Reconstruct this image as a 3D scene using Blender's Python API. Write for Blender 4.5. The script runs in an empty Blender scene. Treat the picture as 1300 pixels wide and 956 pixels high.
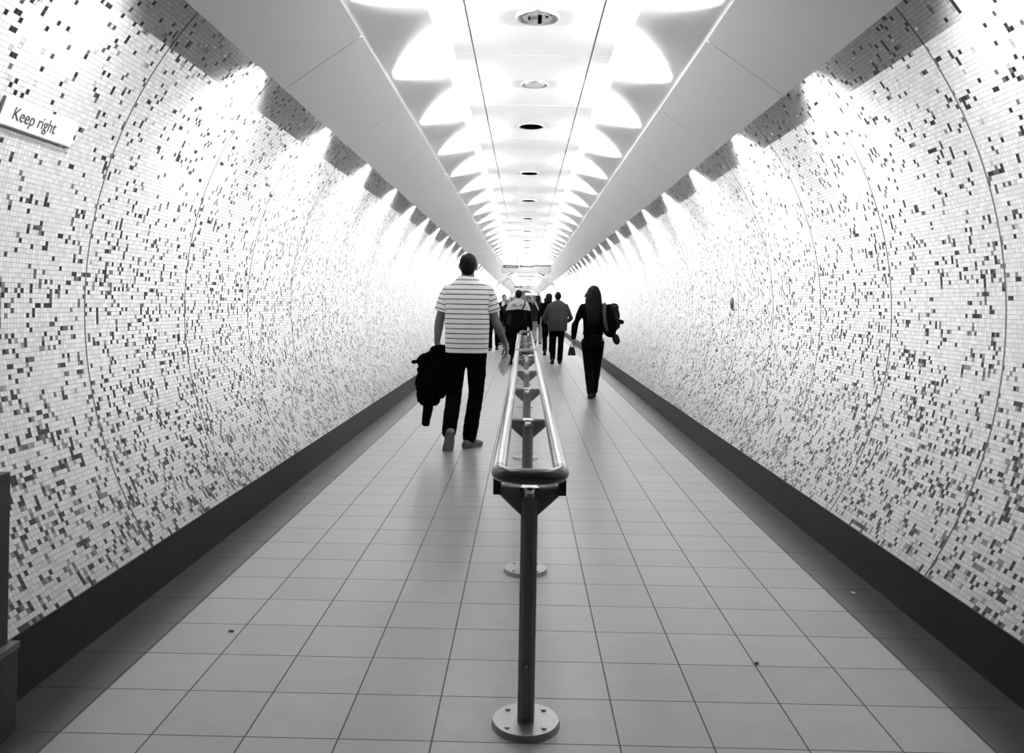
import bpy, bmesh, math, random
from mathutils import Vector, Matrix, Euler, noise
random.seed(7)
PI = math.pi
sc = bpy.context.scene
COL = sc.collection
V = Vector

# ---------------------------------------------------------------- materials
MATS = {}
def mat(name, v, rough=.5, metal=0.0, coat=0.0, bump=0.0, bscale=60.0, spec=.5, emit=0.0):
    if name in MATS: return MATS[name]
    m = bpy.data.materials.new(name); m.use_nodes = True
    nt = m.node_tree; b = nt.nodes['Principled BSDF']
    b.inputs['Base Color'].default_value = (v, v, v, 1)
    b.inputs['Roughness'].default_value = rough
    b.inputs['Metallic'].default_value = metal
    b.inputs['Coat Weight'].default_value = coat
    b.inputs['Specular IOR Level'].default_value = spec
    if emit:
        b.inputs['Emission Color'].default_value = (1, 1, 1, 1)
        b.inputs['Emission Strength'].default_value = emit
    # every material carries a little procedural variation
    tc = nt.nodes.new('ShaderNodeTexCoord'); nz = nt.nodes.new('ShaderNodeTexNoise')
    nz.inputs['Scale'].default_value = bscale; nz.inputs['Detail'].default_value = 4
    nt.links.new(tc.outputs['Object'], nz.inputs['Vector'])
    mr = nt.nodes.new('ShaderNodeMapRange')
    mr.inputs['To Min'].default_value = v * .88; mr.inputs['To Max'].default_value = min(1, v * 1.12)
    nt.links.new(nz.outputs['Fac'], mr.inputs['Value'])
    nt.links.new(mr.outputs[0], b.inputs['Base Color'])
    if bump:
        bp = nt.nodes.new('ShaderNodeBump'); bp.inputs['Strength'].default_value = bump
        bp.inputs['Distance'].default_value = .01
        nt.links.new(nz.outputs['Fac'], bp.inputs['Height']); nt.links.new(bp.outputs[0], b.inputs['Normal'])
    MATS[name] = m
    return m

class NB:
    """tiny node-building helper"""
    def __init__(s, m): s.nt = m.node_tree
    def n(s, t, **kw):
        x = s.nt.nodes.new(t)
        for k, v in kw.items(): setattr(x, k, v)
        return x
    def link(s, a, b): s.nt.links.new(a, b)
    def put(s, sock, v):
        if hasattr(v, 'is_output'): s.link(v, sock)
        else: sock.default_value = v
    def math(s, op, a, b=0.0, c=None):
        x = s.n('ShaderNodeMath', operation=op)
        s.put(x.inputs[0], a); s.put(x.inputs[1], b)
        if c is not None: s.put(x.inputs[2], c)
        return x.outputs[0]
    def mix(s, f, a, b):
        x = s.n('ShaderNodeMix', data_type='FLOAT')
        s.put(x.inputs[0], f); s.put(x.inputs[2], a); s.put(x.inputs[3], b)
        return x.outputs[0]
    def comb(s, x, y, z=0.0):
        c = s.n('ShaderNodeCombineXYZ'); s.put(c.inputs[0], x); s.put(c.inputs[1], y); s.put(c.inputs[2], z)
        return c.outputs[0]

def mosaic_material(name, ring0, seed):
    """20 mm glazed mosaic; scattered black and silver tesserae; ring joints"""
    m = bpy.data.materials.new(name); m.use_nodes = True
    N = NB(m); b = m.node_tree.nodes['Principled BSDF']
    uv = N.n('ShaderNodeUVMap'); uv.uv_map = 'UVMap'
    sp = N.n('ShaderNodeSeparateXYZ'); N.link(uv.outputs[0], sp.inputs[0])
    U, W = sp.outputs[0], sp.outputs[1]
    P = .0205
    u = N.math('DIVIDE', U, P); w = N.math('DIVIDE', W, P)
    cu = N.math('FLOOR', u); cw = N.math('FLOOR', w)
    fu = N.math('FRACT', u); fw = N.math('FRACT', w)
    cell = N.comb(cu, cw, seed)
    wn = N.n('ShaderNodeTexWhiteNoise', noise_dimensions='3D'); N.link(cell, wn.inputs['Vector'])
    r1 = wn.outputs['Value']
    sc3 = N.n('ShaderNodeSeparateColor'); N.link(wn.outputs['Color'], sc3.inputs[0])
    wn4 = N.n('ShaderNodeTexWhiteNoise', noise_dimensions='3D'); N.link(N.comb(cu, cw, seed + 31.7), wn4.inputs['Vector'])
    r2, r3, r4 = wn4.outputs['Value'], sc3.outputs[1], sc3.outputs[2]
    # pairs: cells sharing a coarse cell with their neighbour
    cell2 = N.comb(cu, N.math('FLOOR', N.math('DIVIDE', cw, 2.0)), seed + 9.5)
    wn2 = N.n('ShaderNodeTexWhiteNoise', noise_dimensions='3D'); N.link(cell2, wn2.inputs['Vector'])
    cell3 = N.comb(N.math('FLOOR', N.math('DIVIDE', cu, 2.0)), cw, seed + 19.5)
    wn3 = N.n('ShaderNodeTexWhiteNoise', noise_dimensions='3D'); N.link(cell3, wn3.inputs['Vector'])
    nz = N.n('ShaderNodeTexNoise'); nz.inputs['Scale'].default_value = .16; nz.inputs['Detail'].default_value = 2
    N.link(cell, nz.inputs['Vector'])
    nm = N.n('ShaderNodeMapRange'); nm.inputs[1].default_value = .35; nm.inputs[2].default_value = .68
    nm.inputs[3].default_value = .35; nm.inputs[4].default_value = 1.9
    N.link(nz.outputs['Fac'], nm.inputs[0])
    # density falls with height up the wall (W = arc length above the skirting)
    dm = N.n('ShaderNodeMapRange'); dm.inputs[1].default_value = 0.0; dm.inputs[2].default_value = 1.7
    dm.inputs[3].default_value = .26; dm.inputs[4].default_value = .085
    N.link(W, dm.inputs[0])
    dens = N.math('MULTIPLY', dm.outputs[0], nm.outputs[0])
    s1 = N.math('LESS_THAN', r1, N.math('MULTIPLY', dens, .72))
    s2 = N.math('LESS_THAN', wn2.outputs['Value'], N.math('MULTIPLY', dens, .26))
    s3 = N.math('LESS_THAN', wn3.outputs['Value'], N.math('MULTIPLY', dens, .16))
    dark = N.math('MAXIMUM', s1, N.math('MAXIMUM', s2, s3))
    black = N.math('MULTIPLY', dark, N.math('LESS_THAN', r2, .48))
    silver = N.math('SUBTRACT', dark, black)
    # mirror-bright tesserae, commoner high on the wall
    hm = N.n('ShaderNodeMapRange'); hm.inputs[1].default_value = 1.3; hm.inputs[2].default_value = 2.4
    hm.inputs[3].default_value = 1.0; hm.inputs[4].default_value = .38
    N.link(W, hm.inputs[0])
    mirror = N.math('MULTIPLY', silver, N.math('GREATER_THAN', r4, hm.outputs[0]))
    # grout
    def edge(f, g):
        return N.math('LESS_THAN', N.math('ABSOLUTE', N.math('SUBTRACT', f, .5)), .5 - g)
    tile = N.math('MULTIPLY', edge(fu, .045), edge(fw, .055))
    grout = N.math('SUBTRACT', 1.0, tile)
    # ring joints
    rr = N.math('FRACT', N.math('DIVIDE', N.math('SUBTRACT', U, ring0), 1.128))
    ring = N.math('LESS_THAN', rr, .0115)
    base = N.mix(r3, .255, .315)
    col = N.mix(black, base, .005)
    col = N.mix(silver, col, N.mix(r3, .05, .17))
    col = N.mix(mirror, col, .85)
    col = N.mix(N.math('MULTIPLY', grout, N.math('SUBTRACT', 1.0, dark)), col, .16)
    col = N.mix(N.math('MULTIPLY', grout, dark), col, .045)
    col = N.mix(ring, col, .06)
    cc = N.n('ShaderNodeCombineColor')
    for i in range(3): N.link(col, cc.inputs[i])
    N.link(cc.outputs[0], b.inputs['Base Color'])
    notg = N.math('MULTIPLY', tile, N.math('SUBTRACT', 1.0, ring))
    metal = N.math('MULTIPLY', N.math('MULTIPLY', silver, notg), .85)
    N.link(metal, b.inputs['Metallic'])
    N.link(N.mix(notg, .8, N.mix(mirror, N.mix(dark, .30, .36), .10)), b.inputs['Roughness']); b.inputs['Specular IOR Level'].default_value = .15
    # each tessera sits at its own slight tilt
    g = N.n('ShaderNodeNewGeometry')
    vs = N.n('ShaderNodeVectorMath', operation='SUBTRACT'); N.link(wn.outputs['Color'], vs.inputs[0]); vs.inputs[1].default_value = (.5, .5, .5)
    vm = N.n('ShaderNodeVectorMath', operation='SCALE'); N.link(vs.outputs[0], vm.inputs[0]); vm.inputs['Scale'].default_value = .07
    va = N.n('ShaderNodeVectorMath', operation='ADD'); N.link(g.outputs['Normal'], va.inputs[0]); N.link(vm.outputs[0], va.inputs[1])
    vn = N.n('ShaderNodeVectorMath', operation='NORMALIZE'); N.link(va.outputs[0], vn.inputs[0])
    N.link(vn.outputs[0], b.inputs['Normal'])
    return m

def floor_material():
    m = bpy.data.materials.new('floor_tile'); m.use_nodes = True
    N = NB(m); b = m.node_tree.nodes['Principled BSDF']
    tc = N.n('ShaderNodeTexCoord'); sp = N.n('ShaderNodeSeparateXYZ'); N.link(tc.outputs['Object'], sp.inputs[0])
    X, Y = sp.outputs[0], sp.outputs[1]
    u = N.math('DIVIDE', X, .3); w = N.math('DIVIDE', N.math('SUBTRACT', Y, .2), .3)
    cu, cw, fu, fw = N.math('FLOOR', u), N.math('FLOOR', w), N.math('FRACT', u), N.math('FRACT', w)
    wn = N.n('ShaderNodeTexWhiteNoise', noise_dimensions='3D'); N.link(N.comb(cu, cw, 3.3), wn.inputs['Vector'])
    def g(f, k): return N.math('GREATER_THAN', N.math('ABSOLUTE', N.math('SUBTRACT', f, .5)), .5 - k)
    # the tile under the rail spans the centre: no joint on x = 0
    notc = N.math('GREATER_THAN', N.math('ABSOLUTE', X), .15)
    gx = N.math('MULTIPLY', g(fu, .0095), notc)
    gr = N.math('MAXIMUM', gx, g(fw, .0085))
    border = N.math('GREATER_THAN', N.math('ABSOLUTE', X), 1.492)
    nz = N.n('ShaderNodeTexNoise'); nz.inputs['Scale'].default_value = 9; nz.inputs['Detail'].default_value = 8
    N.link(tc.outputs['Object'], nz.inputs['Vector'])
    nf = N.n('ShaderNodeTexNoise'); nf.inputs['Scale'].default_value = 420; N.link(tc.outputs['Object'], nf.inputs['Vector'])
    v = N.mix(wn.outputs['Value'], .225, .255)
    v = N.math('ADD', v, N.math('MULTIPLY', N.math('SUBTRACT', nz.outputs['Fac'], .5), .07))
    v = N.math('ADD', v, N.math('MULTIPLY', N.math('SUBTRACT', nf.outputs['Fac'], .5), .05))
    v = N.mix(border, v, N.math('MULTIPLY', v, .07))
    v = N.mix(gr, v, N.mix(border, .045, .02))
    cc = N.n('ShaderNodeCombineColor')
    for i in range(3): N.link(v, cc.inputs[i])
    N.link(cc.outputs[0], b.inputs['Base Color'])
    N.link(N.mix(gr, N.mix(nz.outputs['Fac'], .27, .37), .8), b.inputs['Roughness'])
    b.inputs['Specular IOR Level'].default_value = .75
    bp = N.n('ShaderNodeBump'); bp.inputs['Strength'].default_value = .15; bp.inputs['Distance'].default_value = .0006
    N.link(nf.outputs['Fac'], bp.inputs['Height']); N.link(bp.outputs[0], b.inputs['Normal'])
    return m

def skirting_material():
    m = bpy.data.materials.new('skirting'); m.use_nodes = True
    N = NB(m); b = m.node_tree.nodes['Principled BSDF']
    tc = N.n('ShaderNodeTexCoord'); sp = N.n('ShaderNodeSeparateXYZ'); N.link(tc.outputs['Object'], sp.inputs[0])
    f = N.math('FRACT', N.math('DIVIDE', sp.outputs[1], .6))
    gr = N.math('LESS_THAN', f, .012)
    top = N.math('GREATER_THAN', sp.outputs[2], .212)
    nz = N.n('ShaderNodeTexNoise'); nz.inputs['Scale'].default_value = 40; nz.inputs['Detail'].default_value = 6
    N.link(tc.outputs['Object'], nz.inputs['Vector'])
    v = N.mix(nz.outputs['Fac'], .0018, .0035)
    v = N.mix(N.math('MAXIMUM', gr, top), v, .0005)
    cc = N.n('ShaderNodeCombineColor')
    for i in range(3): N.link(v, cc.inputs[i])
    N.link(cc.outputs[0], b.inputs['Base Color']); b.inputs['Roughness'].default_value = .45; b.inputs['Specular IOR Level'].default_value = .15
    return m

def stripe_material():
    """white cotton with a thin dark stripe every 46 mm, following the cloth's own length"""
    m = bpy.data.materials.new('striped_cotton'); m.use_nodes = True
    N = NB(m); b = m.node_tree.nodes['Principled BSDF']
    tc = N.n('ShaderNodeTexCoord'); sp = N.n('ShaderNodeSeparateXYZ'); N.link(tc.outputs['Object'], sp.inputs[0])
    z = N.math('DIVIDE', sp.outputs[2], .0462)
    f = N.math('FRACT', z)
    s = N.math('LESS_THAN', f, .2)
    k = N.math('FRACT', N.math('MULTIPLY', N.math('FLOOR', z), .5))
    v = N.mix(s, .62, N.mix(N.math('GREATER_THAN', k, .25), .03, .06))
    cc = N.n('ShaderNodeCombineColor')
    for i in range(3): N.link(v, cc.inputs[i])
    N.link(cc.outputs[0], b.inputs['Base Color']); b.inputs['Roughness'].default_value = .9; b.inputs['Specular IOR Level'].default_value = .1
    return m

def jersey_material():
    m = bpy.data.materials.new('jersey_cloth'); m.use_nodes = True
    N = NB(m); b = m.node_tree.nodes['Principled BSDF']
    tc = N.n('ShaderNodeTexCoord'); sp = N.n('ShaderNodeSeparateXYZ'); N.link(tc.outputs['Object'], sp.inputs[0])
    z = sp.outputs[2]
    up = N.math('GREATER_THAN', z, N.math('ADD', 1.285, N.math('MULTIPLY', N.math('ABSOLUTE', sp.outputs[0]), -.12)))
    v = N.mix(up, .002, .4)
    cc = N.n('ShaderNodeCombineColor')
    for i in range(3): N.link(v, cc.inputs[i])
    N.link(cc.outputs[0], b.inputs['Base Color']); b.inputs['Roughness'].default_value = .9; b.inputs['Specular IOR Level'].default_value = .05
    return m

# ---------------------------------------------------------------- object helpers
def link(me, name, m, parent=None, smooth=True):
    o = bpy.data.objects.new(name, me); COL.objects.link(o)
    if m: 
        me.materials.clear(); me.materials.append(m)
    if smooth:
        for p in me.polygons: p.use_smooth = True
    if parent: o.parent = parent
    return o
def obj(name, bm, m, parent=None, smooth=False, angle=None):
    bmesh.ops.recalc_face_normals(bm, faces=bm.faces)
    me = bpy.data.meshes.new(name); bm.to_mesh(me); bm.free()
    o = link(me, name, m, parent, smooth or angle is not None)
    if angle is not None:
        for e in me.edges: pass
        me.set_sharp_from_angle(angle=angle)
    return o
def thing(name, label, cat, loc=(0, 0, 0), rz=0.0, group=None):
    o = bpy.data.objects.new(name, None); COL.objects.link(o)
    o.empty_display_size = .1
    o.location = loc; o.rotation_euler = (0, 0, rz)
    o['label'] = label; o['category'] = cat
    if group: o['group'] = group
    return o
def tag(o, label, cat, group=None):
    o['label'] = label; o['category'] = cat
    if group: o['group'] = group
    return o
def struct(o): o['kind'] = 'structure'; return o

def box(bm, x0, x1, y0, y1, z0, z1, bev=0.0):
    r = bmesh.ops.create_cube(bm, size=1)
    vs = r['verts']
    for v in vs:
        v.co = V(((x0 + x1) / 2 + v.co.x * (x1 - x0), (y0 + y1) / 2 + v.co.y * (y1 - y0), (z0 + z1) / 2 + v.co.z * (z1 - z0)))
    if bev:
        es = list({e for v in vs for e in v.link_edges})
        bmesh.ops.bevel(bm, geom=es, offset=bev, segments=2, affect='EDGES', profile=.6)
def loft(bm, rings, close=False):
    """rings: lists of points, equal counts; capped with a fan"""
    R = [[bm.verts.new(p) for p in r] for r in rings]
    n = len(R[0])
    for a, b in zip(R, R[1:] + ([R[0]] if close else [])):
        for i in range(n):
            j = (i + 1) % n
            bm.faces.new((a[i], a[j], b[j], b[i]))
    if not close:
        for r, rev in ((R[0], True), (R[-1], False)):
            bm.faces.new(r[::-1] if rev else r)
def ering(c, rx, ry, n=24, p=2.0, M=None):
    out = []
    for i in range(n):
        t = 2 * PI * i / n
        ct, st = math.cos(t), math.sin(t)
        x = rx * math.copysign(abs(ct) ** (2 / p), ct); y = ry * math.copysign(abs(st) ** (2 / p), st)
        q = V((x, y, 0))
        if M: q = M @ q
        out.append(V(c) + q)
    return out
def tube(bm, pts, n=14, flat=1.0, up=None, caps=True):
    """pts: [(point, radius)], rounded ends"""
    P = [V(p) for p, r in pts]; R = [r for p, r in pts]
    ref = V(up) if up else V((0, 0, 1))
    rings = []
    def frame(d):
        d = d.normalized()
        a = ref if abs(d.dot(ref)) < .92 else V((0, 1, 0))
        s = d.cross(a).normalized(); t = s.cross(d).normalized()
        return s, t
    N = len(P)
    def ring(c, s, t, r):
        return [c + s * math.cos(2 * PI * i / n) * r + t * math.sin(2 * PI * i / n) * r * flat for i in range(n)]
    for k in range(N):
        if k == 0: d = P[1] - P[0]
        elif k == N - 1: d = P[-1] - P[-2]
        else: d = (P[k + 1] - P[k]).normalized() + (P[k] - P[k - 1]).normalized()
        if k == 0 or not up: s, t = frame(d)
        else: s, t = frame(d)
        if k and rings:
            # keep frames from twisting
            if s.dot(ps) < 0: s, t = -s, -t
        ps = s
        dn = d.normalized()
        if k == 0 and caps:
            for a in (75, 50, 25):
                rings.append(ring(P[0] - dn * R[0] * math.sin(math.radians(a)), s, t, R[0] * math.cos(math.radians(a))))
        rings.append(ring(P[k], s, t, R[k]))
        if k == N - 1 and caps:
            for a in (25, 50, 75):
                rings.append(ring(P[k] + dn * R[k] * math.sin(math.radians(a)), s, t, R[k] * math.cos(math.radians(a))))
    loft(bm, rings)
def ell(bm, c, r, rot=None, seg=20):
    M = Matrix.Translation(V(c))
    if rot: M = M @ Euler(rot).to_matrix().to_4x4()
    M = M @ Matrix.Diagonal((r[0], r[1], r[2], 1))
    bmesh.ops.create_uvsphere(bm, u_segments=seg, v_segments=max(8, seg // 2), radius=1, matrix=M)
def cyl(bm, c, r, h, seg=32, r2=None, M0=None):
    M = Matrix.Translation(V(c))
    if M0: M = M @ M0
    bmesh.ops.create_cone(bm, cap_ends=True, segments=seg, radius1=r, radius2=r if r2 is None else r2, depth=h, matrix=M)

def fused(name, bm, m, parent, voxel, fold=0.0, freq=9.0, seed=0.0, smooth_it=3, stretch=.45):
    """fuses overlapping closed shapes into one continuous skin; optional cloth folds"""
    bmesh.ops.recalc_face_normals(bm, faces=bm.faces)
    me = bpy.data.meshes.new(name); bm.to_mesh(me); bm.free()
    t = bpy.data.objects.new(name, me); COL.objects.link(t)
    r = t.modifiers.new('r', 'REMESH'); r.mode = 'VOXEL'; r.voxel_size = voxel
    if smooth_it:
        s = t.modifiers.new('s', 'SMOOTH'); s.factor = .5; s.iterations = smooth_it
    dg = bpy.context.evaluated_depsgraph_get(); dg.update()
    me2 = bpy.data.meshes.new_from_object(t.evaluated_get(dg))
    bpy.data.objects.remove(t); bpy.data.meshes.remove(me)
    me2.name = name
    if fold:
        ns = [v.normal.copy() for v in me2.vertices]
        for v, nn in zip(me2.vertices, ns):
            q = V((v.co.x * freq + seed, v.co.y * freq, v.co.z * freq * stretch + seed * .7))
            f = noise.noise(q) + .5 * noise.noise(q * 2.1)
            q2 = V((v.co.x * freq * .5 + seed, v.co.y * freq * .5, v.co.z * freq * 2.0))
            f += .35 * (1 - abs(noise.noise(q2)) * 3)
            v.co += nn * f * fold
    return link(me2, name, m, parent, True)

# ---------------------------------------------------------------- the tunnel
R_T, ZC = 2.1, 1.37
Y0, Y1 = -1.6, 96.0
def arc_mesh(name, a0, a1, m, y0=Y0, y1=Y1, segs=48, R=R_T, both=True):
    bm = bmesh.new(); uvl = bm.loops.layers.uv.new('UVMap')
    ys = [y0 + (y1 - y0) * i / 24 for i in range(25)]
    grid = []
    for i in range(segs + 1):
        a = math.radians(a0 + (a1 - a0) * i / segs)
        s = abs(a - math.radians(a0)) * R
        grid.append([(bm.verts.new((R * math.cos(a), y, ZC + R * math.sin(a))), (y, s)) for y in ys])
    for i in range(segs):
        for j in range(24):
            q = (grid[i][j], grid[i][j + 1], grid[i + 1][j + 1], grid[i + 1][j])
            if a1 < a0: q = q[::-1]
            f = bm.faces.new([v for v, _ in q])
            for l, (_, t) in zip(f.loops, q): l[uvl].uv = (t[0] + 10, t[1])
    me = bpy.data.meshes.new(name); bm.to_mesh(me); bm.free()
    # wall thickness outwards so nothing is paper thin
    o = link(me, name, m, None, True)
    return struct(o)
A_B = math.degrees(math.asin((.226 - ZC) / R_T))
wr = arc_mesh('wall_right', A_B, 50, mosaic_material('mosaic_right', 10 + 3.62, 2.0))
wl = arc_mesh('wall_left', 180 - A_B, 130, mosaic_material('mosaic_left', 10 + 3.81, 5.0))
M_vault = mat('vault_enamel', .45, .45, bump=.05, bscale=5)
arc_mesh('ceiling', 50, 130, M_vault)

bm = bmesh.new()
nseg = 40
box(bm, -1.80, 1.80, Y0, Y1, -.12, 0)
struct(obj('floor', bm, floor_material()))
M_sk = skirting_material()
for s, nm in ((-1, 'baseboard_left'), (1, 'baseboard_right')):
    bm = bmesh.new()
    xa, xb = sorted((s * 1.755, s * 1.84))
    box(bm, xa, xb, Y0, Y1, -.02, .228)
    struct(obj(nm, bm, M_sk))

# central lighting/services duct of the ceiling
M_duct = mat('duct_enamel', .46, .28, bump=.2, bscale=3, coat=.2)
bm = bmesh.new()
prof = [(-.72, 3.40), (-.70, 3.335), (-.544, 3.113), (-.537, 3.105), (-.405, 3.105), (-.403, 3.113), (-.395, 3.113), (-.393, 3.105)]
prof += [(-x, z) for x, z in prof[::-1]]
ys = [Y0, 1.45] + [2.80 + 1.395 * k for k in range(66)] + [Y1]
ys = [y for y in ys if y <= Y1]
for ya, yb in zip(ys, ys[1:]):
    ring = lambda y: [V((x, y, z)) for x, z in prof]
    loft(bm, [ring(ya + .002), ring(yb - .002)])
struct(obj('trim_1', bm, M_duct))

# the sloping soffit panels that hide the lamps on both sides
M_sof = mat('soffit_metal', .19, .42, metal=.35, bscale=160)
for s, nm in ((-1, 'trim_2'), (1, 'trim_3')):
    bm = bmesh.new()
    po, pi = V((1.44 * s, 0, 2.62)), V((.994 * s, 0, 2.934))
    d = (pi - po).normalized(); nrm = V((d.z * s, 0, -d.x * s)).normalized()
    if nrm.z < 0: nrm = -nrm
    pr = [po, pi, pi + nrm * .022, pi + nrm * .022 - d * .012, pi + nrm * .006 - d * .012, po + nrm * .006 + d * .012, po + nrm * .022 + d * .012, po + nrm * .022]
    yy = 4.70 - 1.66 * 4
    while yy < Y1:
        a, b_ = max(Y0, yy + .003), min(Y1, yy + 1.657)
        if b_ > a: loft(bm, [[V((p.x, a, p.z)) for p in pr], [V((p.x, b_, p.z)) for p in pr]])
        yy += 1.66
    # added backing sheet, stops lamp light leaking through the joints
    o1, o2 = po + nrm * .012 + d * .02, pi + nrm * .012 - d * .02
    q = [o1, o2, o2 + nrm * .004, o1 + nrm * .004]
    loft(bm, [[V((p.x, Y0, p.z)) for p in q], [V((p.x, Y1, p.z)) for p in q]])
    struct(obj(nm, bm, M_sof))

# closing wall behind the camera and the portal at the far end
M_back = mat('back_wall_paint', .05, .8)
bm = bmesh.new(); cyl(bm, (0, Y0 - .05, ZC), R_T + .2, .1, 64, M0=Matrix.Rotation(PI / 2, 4, 'X'))
struct(obj('wall_back', bm, M_back))
bm = bmesh.new(); cyl(bm, (0, Y1 + .05, ZC), R_T + .2, .1, 64, M0=Matrix.Rotation(PI / 2, 4, 'X'))
struct(obj('wall_front', bm, mat('portal_wall', .10, .7)))
bm = bmesh.new()
rings = []
for rr, yy in ((1.62, Y1 - .02), (1.62, Y1 - .9), (2.09, Y1 - .9), (2.09, Y1 - .02)):
    rings.append([V((rr * math.cos(a), yy, ZC + rr * math.sin(a))) for a in [math.radians(-28 + 236 * k / 40) for k in range(41)]])
R_ = [[bm.verts.new(p) for p in r] for r in rings]
for a, b_ in zip(R_, R_[1:] + [R_[0]]):
    for i in range(40): bm.faces.new((a[i], a[i + 1], b_[i + 1], b_[i]))
bm.faces.new([r[0] for r in R_]); bm.faces.new([r[-1] for r in R_][::-1])
struct(obj('trim_4', bm, mat('portal_arch', .22, .5)))

# ---------------------------------------------------------------- ceiling fittings
M_trim = mat('white_enamel_ring', .2, .35)
M_flatblk = mat('flat_black', .001, .95, spec=0.0)  # flat black: painted shade of the ceiling holes, also small black lamp parts
M_lens = mat('lamp_lens', .55, .1, metal=.6)
ORD = ['first', 'second', 'third', 'fourth', 'fifth', 'sixth', 'seventh', 'eighth', 'ninth', 'tenth', 'eleventh', 'twelfth', 'thirteenth']
def ring_mesh(ro, ri, h, n=48):
    bm = bmesh.new()
    rs = [[V((r * math.cos(2 * PI * i / n), r * math.sin(2 * PI * i / n), z)) for i in range(n)] for r, z in ((ri, 0), (ro * .97, -h * .8), (ro, 0.0), (ro, .004), (ri, .004))]
    loft(bm, rs, close=True)
    return bm
dz = 3.105
# large downlight nearest the camera
t = thing('downlight', 'large round recessed ceiling downlight with bright lens, nearest the top edge', 'ceiling light', (.02, 4.84, dz - .001))
obj('trim_ring', ring_mesh(.128, .088, .012), mat('steel_ring', .45, .3, metal=.7), t, angle=.6)
bm = bmesh.new(); cyl(bm, (0, 0, -.003), .09, .005, 40); obj('lens', bm, M_lens, t, angle=.6)
bm = bmesh.new(); box(bm, .002, .026, -.06, .07, -.016, -.006, .003); obj('lamp_cap', bm, M_flatblk, t)
bm = bmesh.new(); box(bm, -.055, -.043, -.03, .02, -.012, -.006, .002); obj('lamp_clip', bm, M_flatblk, t)
bm = bmesh.new(); cyl(bm, (.055, -.03, -.009), .008, .006, 16); obj('screw', bm, M_flatblk, t)
# blank flush disc
t = thing('ceiling_blank', 'faint white flush disc in the ceiling between the downlight and first black hole', 'ceiling cover', (.02, 6.32, dz - .001))
obj('trim_ring', ring_mesh(.105, .075, .008), M_trim, t, angle=.6)
bm = bmesh.new(); cyl(bm, (0, 0, -.003), .076, .006, 40); obj('cover_disc', bm, mat('blank_disc', .24, .5), t, angle=.6)
hole0 = None
for k in range(12):
    y = 7.81 + 2.79 * k
    lab = '%s black round hole in the ceiling counting away from the downlight' % ORD[k]
    if hole0 is None:
        t = thing('ceiling_recess', lab, 'ceiling recess', (.005, y, dz - .001), 0, 'black round ceiling recesses')
        obj('trim_ring', ring_mesh(.125, .10, .008), M_trim, t, angle=.6)
        bm = bmesh.new(); cyl(bm, (0, 0, -.004), .101, .008, 40); obj('hole_shade', bm, M_flatblk, t, angle=.6)  # flat disc on the ceiling; the hole's shade is put into its colour
        hole0 = t
    else:
        c = hole0.copy(); COL.objects.link(c); c.location = (.005, y, dz - .001); c['label'] = lab
        for ch in list(hole0.children):
            d = ch.copy(); COL.objects.link(d); d.parent = c

# ---------------------------------------------------------------- hanging signs
M_signw = mat('sign_white', .22, .4); M_signd = mat('sign_dark', .006, .4); M_rod = mat('rod_steel', .03, .6)
def hanging_sign(y, label, x0, x1, variant):
    t = thing('hanging_sign', label, 'sign', (0, y, 2.37))
    bm = bmesh.new(); box(bm, x0, x1, -.05, .05, 0, .27, .008); obj('sign_box', bm, M_signw, t)
    for x in ((x0 * .38), (x1 * .42)):
        bm = bmesh.new(); cyl(bm, (x, 0, .27 + .255), .014, .51, 16)
        cyl(bm, (x, 0, .765), .035, .02, 20); obj('rod', bm, M_rod, t, angle=.6)
    if variant == 0:
        for a, b_, z0, z1, tx in ((x0 + .05, x0 + .52, .155, .245, True), (x0 + .56, x0 + 1.0, .19, .25, True), (x0 + 1.02, x1 - .02, .225, .262, False)):
            bm = bmesh.new(); box(bm, a, b_, -.056, -.05, z0, z1); p = obj('sign_panel', bm, M_signd, t)
            if tx:
                # blurred unreadable lettering, as small raised strokes
                bm = bmesh.new(); xx = a + .07
                while xx < b_ - .05:
                    w = random.uniform(.02, .035)
                    hh = random.choice((.022, .03, .034))
                    box(bm, xx, xx + w * .35, -.059, -.056, z0 + .03, z0 + .03 + hh)
                    box(bm, xx + w * .35, xx + w * .8, -.059, -.056, z0 + .03, z0 + .045)
                    xx += w
                obj('lettering', bm, M_signw, p)
        for z in (.16, .08):
            bm = bmesh.new(); cyl(bm, (x1 - .06, -.053, z), .014, .008, 12, M0=Matrix.Rotation(PI / 2, 4, 'X')); obj('arrow_mark', bm, M_signd, t)
        bm = bmesh.new(); box(bm, x0 + .72, x0 + .86, -.054, -.05, .10, .125); obj('sign_mark', bm, mat('sign_grey', .35, .5), t)
    else:
        bm = bmesh.new(); box(bm, x0 - .02, x0 + .48, -.056, -.05, .14, .24); obj('sign_panel', bm, M_signd, t)
        bm = bmesh.new(); box(bm, x0 + .58, x1, -.056, -.05, .245, .268); obj('sign_panel', bm, M_signd, t)
    return t
hanging_sign(25.6, 'long white sign hanging on two rods, the nearer of the two over the walkway', -.77, .79, 0)
hanging_sign(55.0, 'smaller looking white hanging sign seen below and beyond the nearer one', -.73, .73, 1)
t = thing('information_strip', 'white lit strip sign high on the far end portal', 'sign', (.72, Y1 - 1.0, 2.6))
bm = bmesh.new(); box(bm, -.75, .75, -.05, .05, -.14, .14, .01); obj('sign_box', bm, M_signw, t)
bm = bmesh.new(); box(bm, -.75, .75, -.058, -.05, -.14, -.09); obj('sign_border', bm, mat('sign_grey', .35, .5), t)
t = thing('round_sign', 'small round white sign with dark centre on the far end wall', 'sign', (.62, Y1 - .08, 2.15))
RX = Matrix.Rotation(PI / 2, 4, 'X')
bm = bmesh.new(); cyl(bm, (0, 0, 0), .30, .06, 40, M0=RX); obj('sign_disc', bm, M_signw, t, angle=.6)
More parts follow.
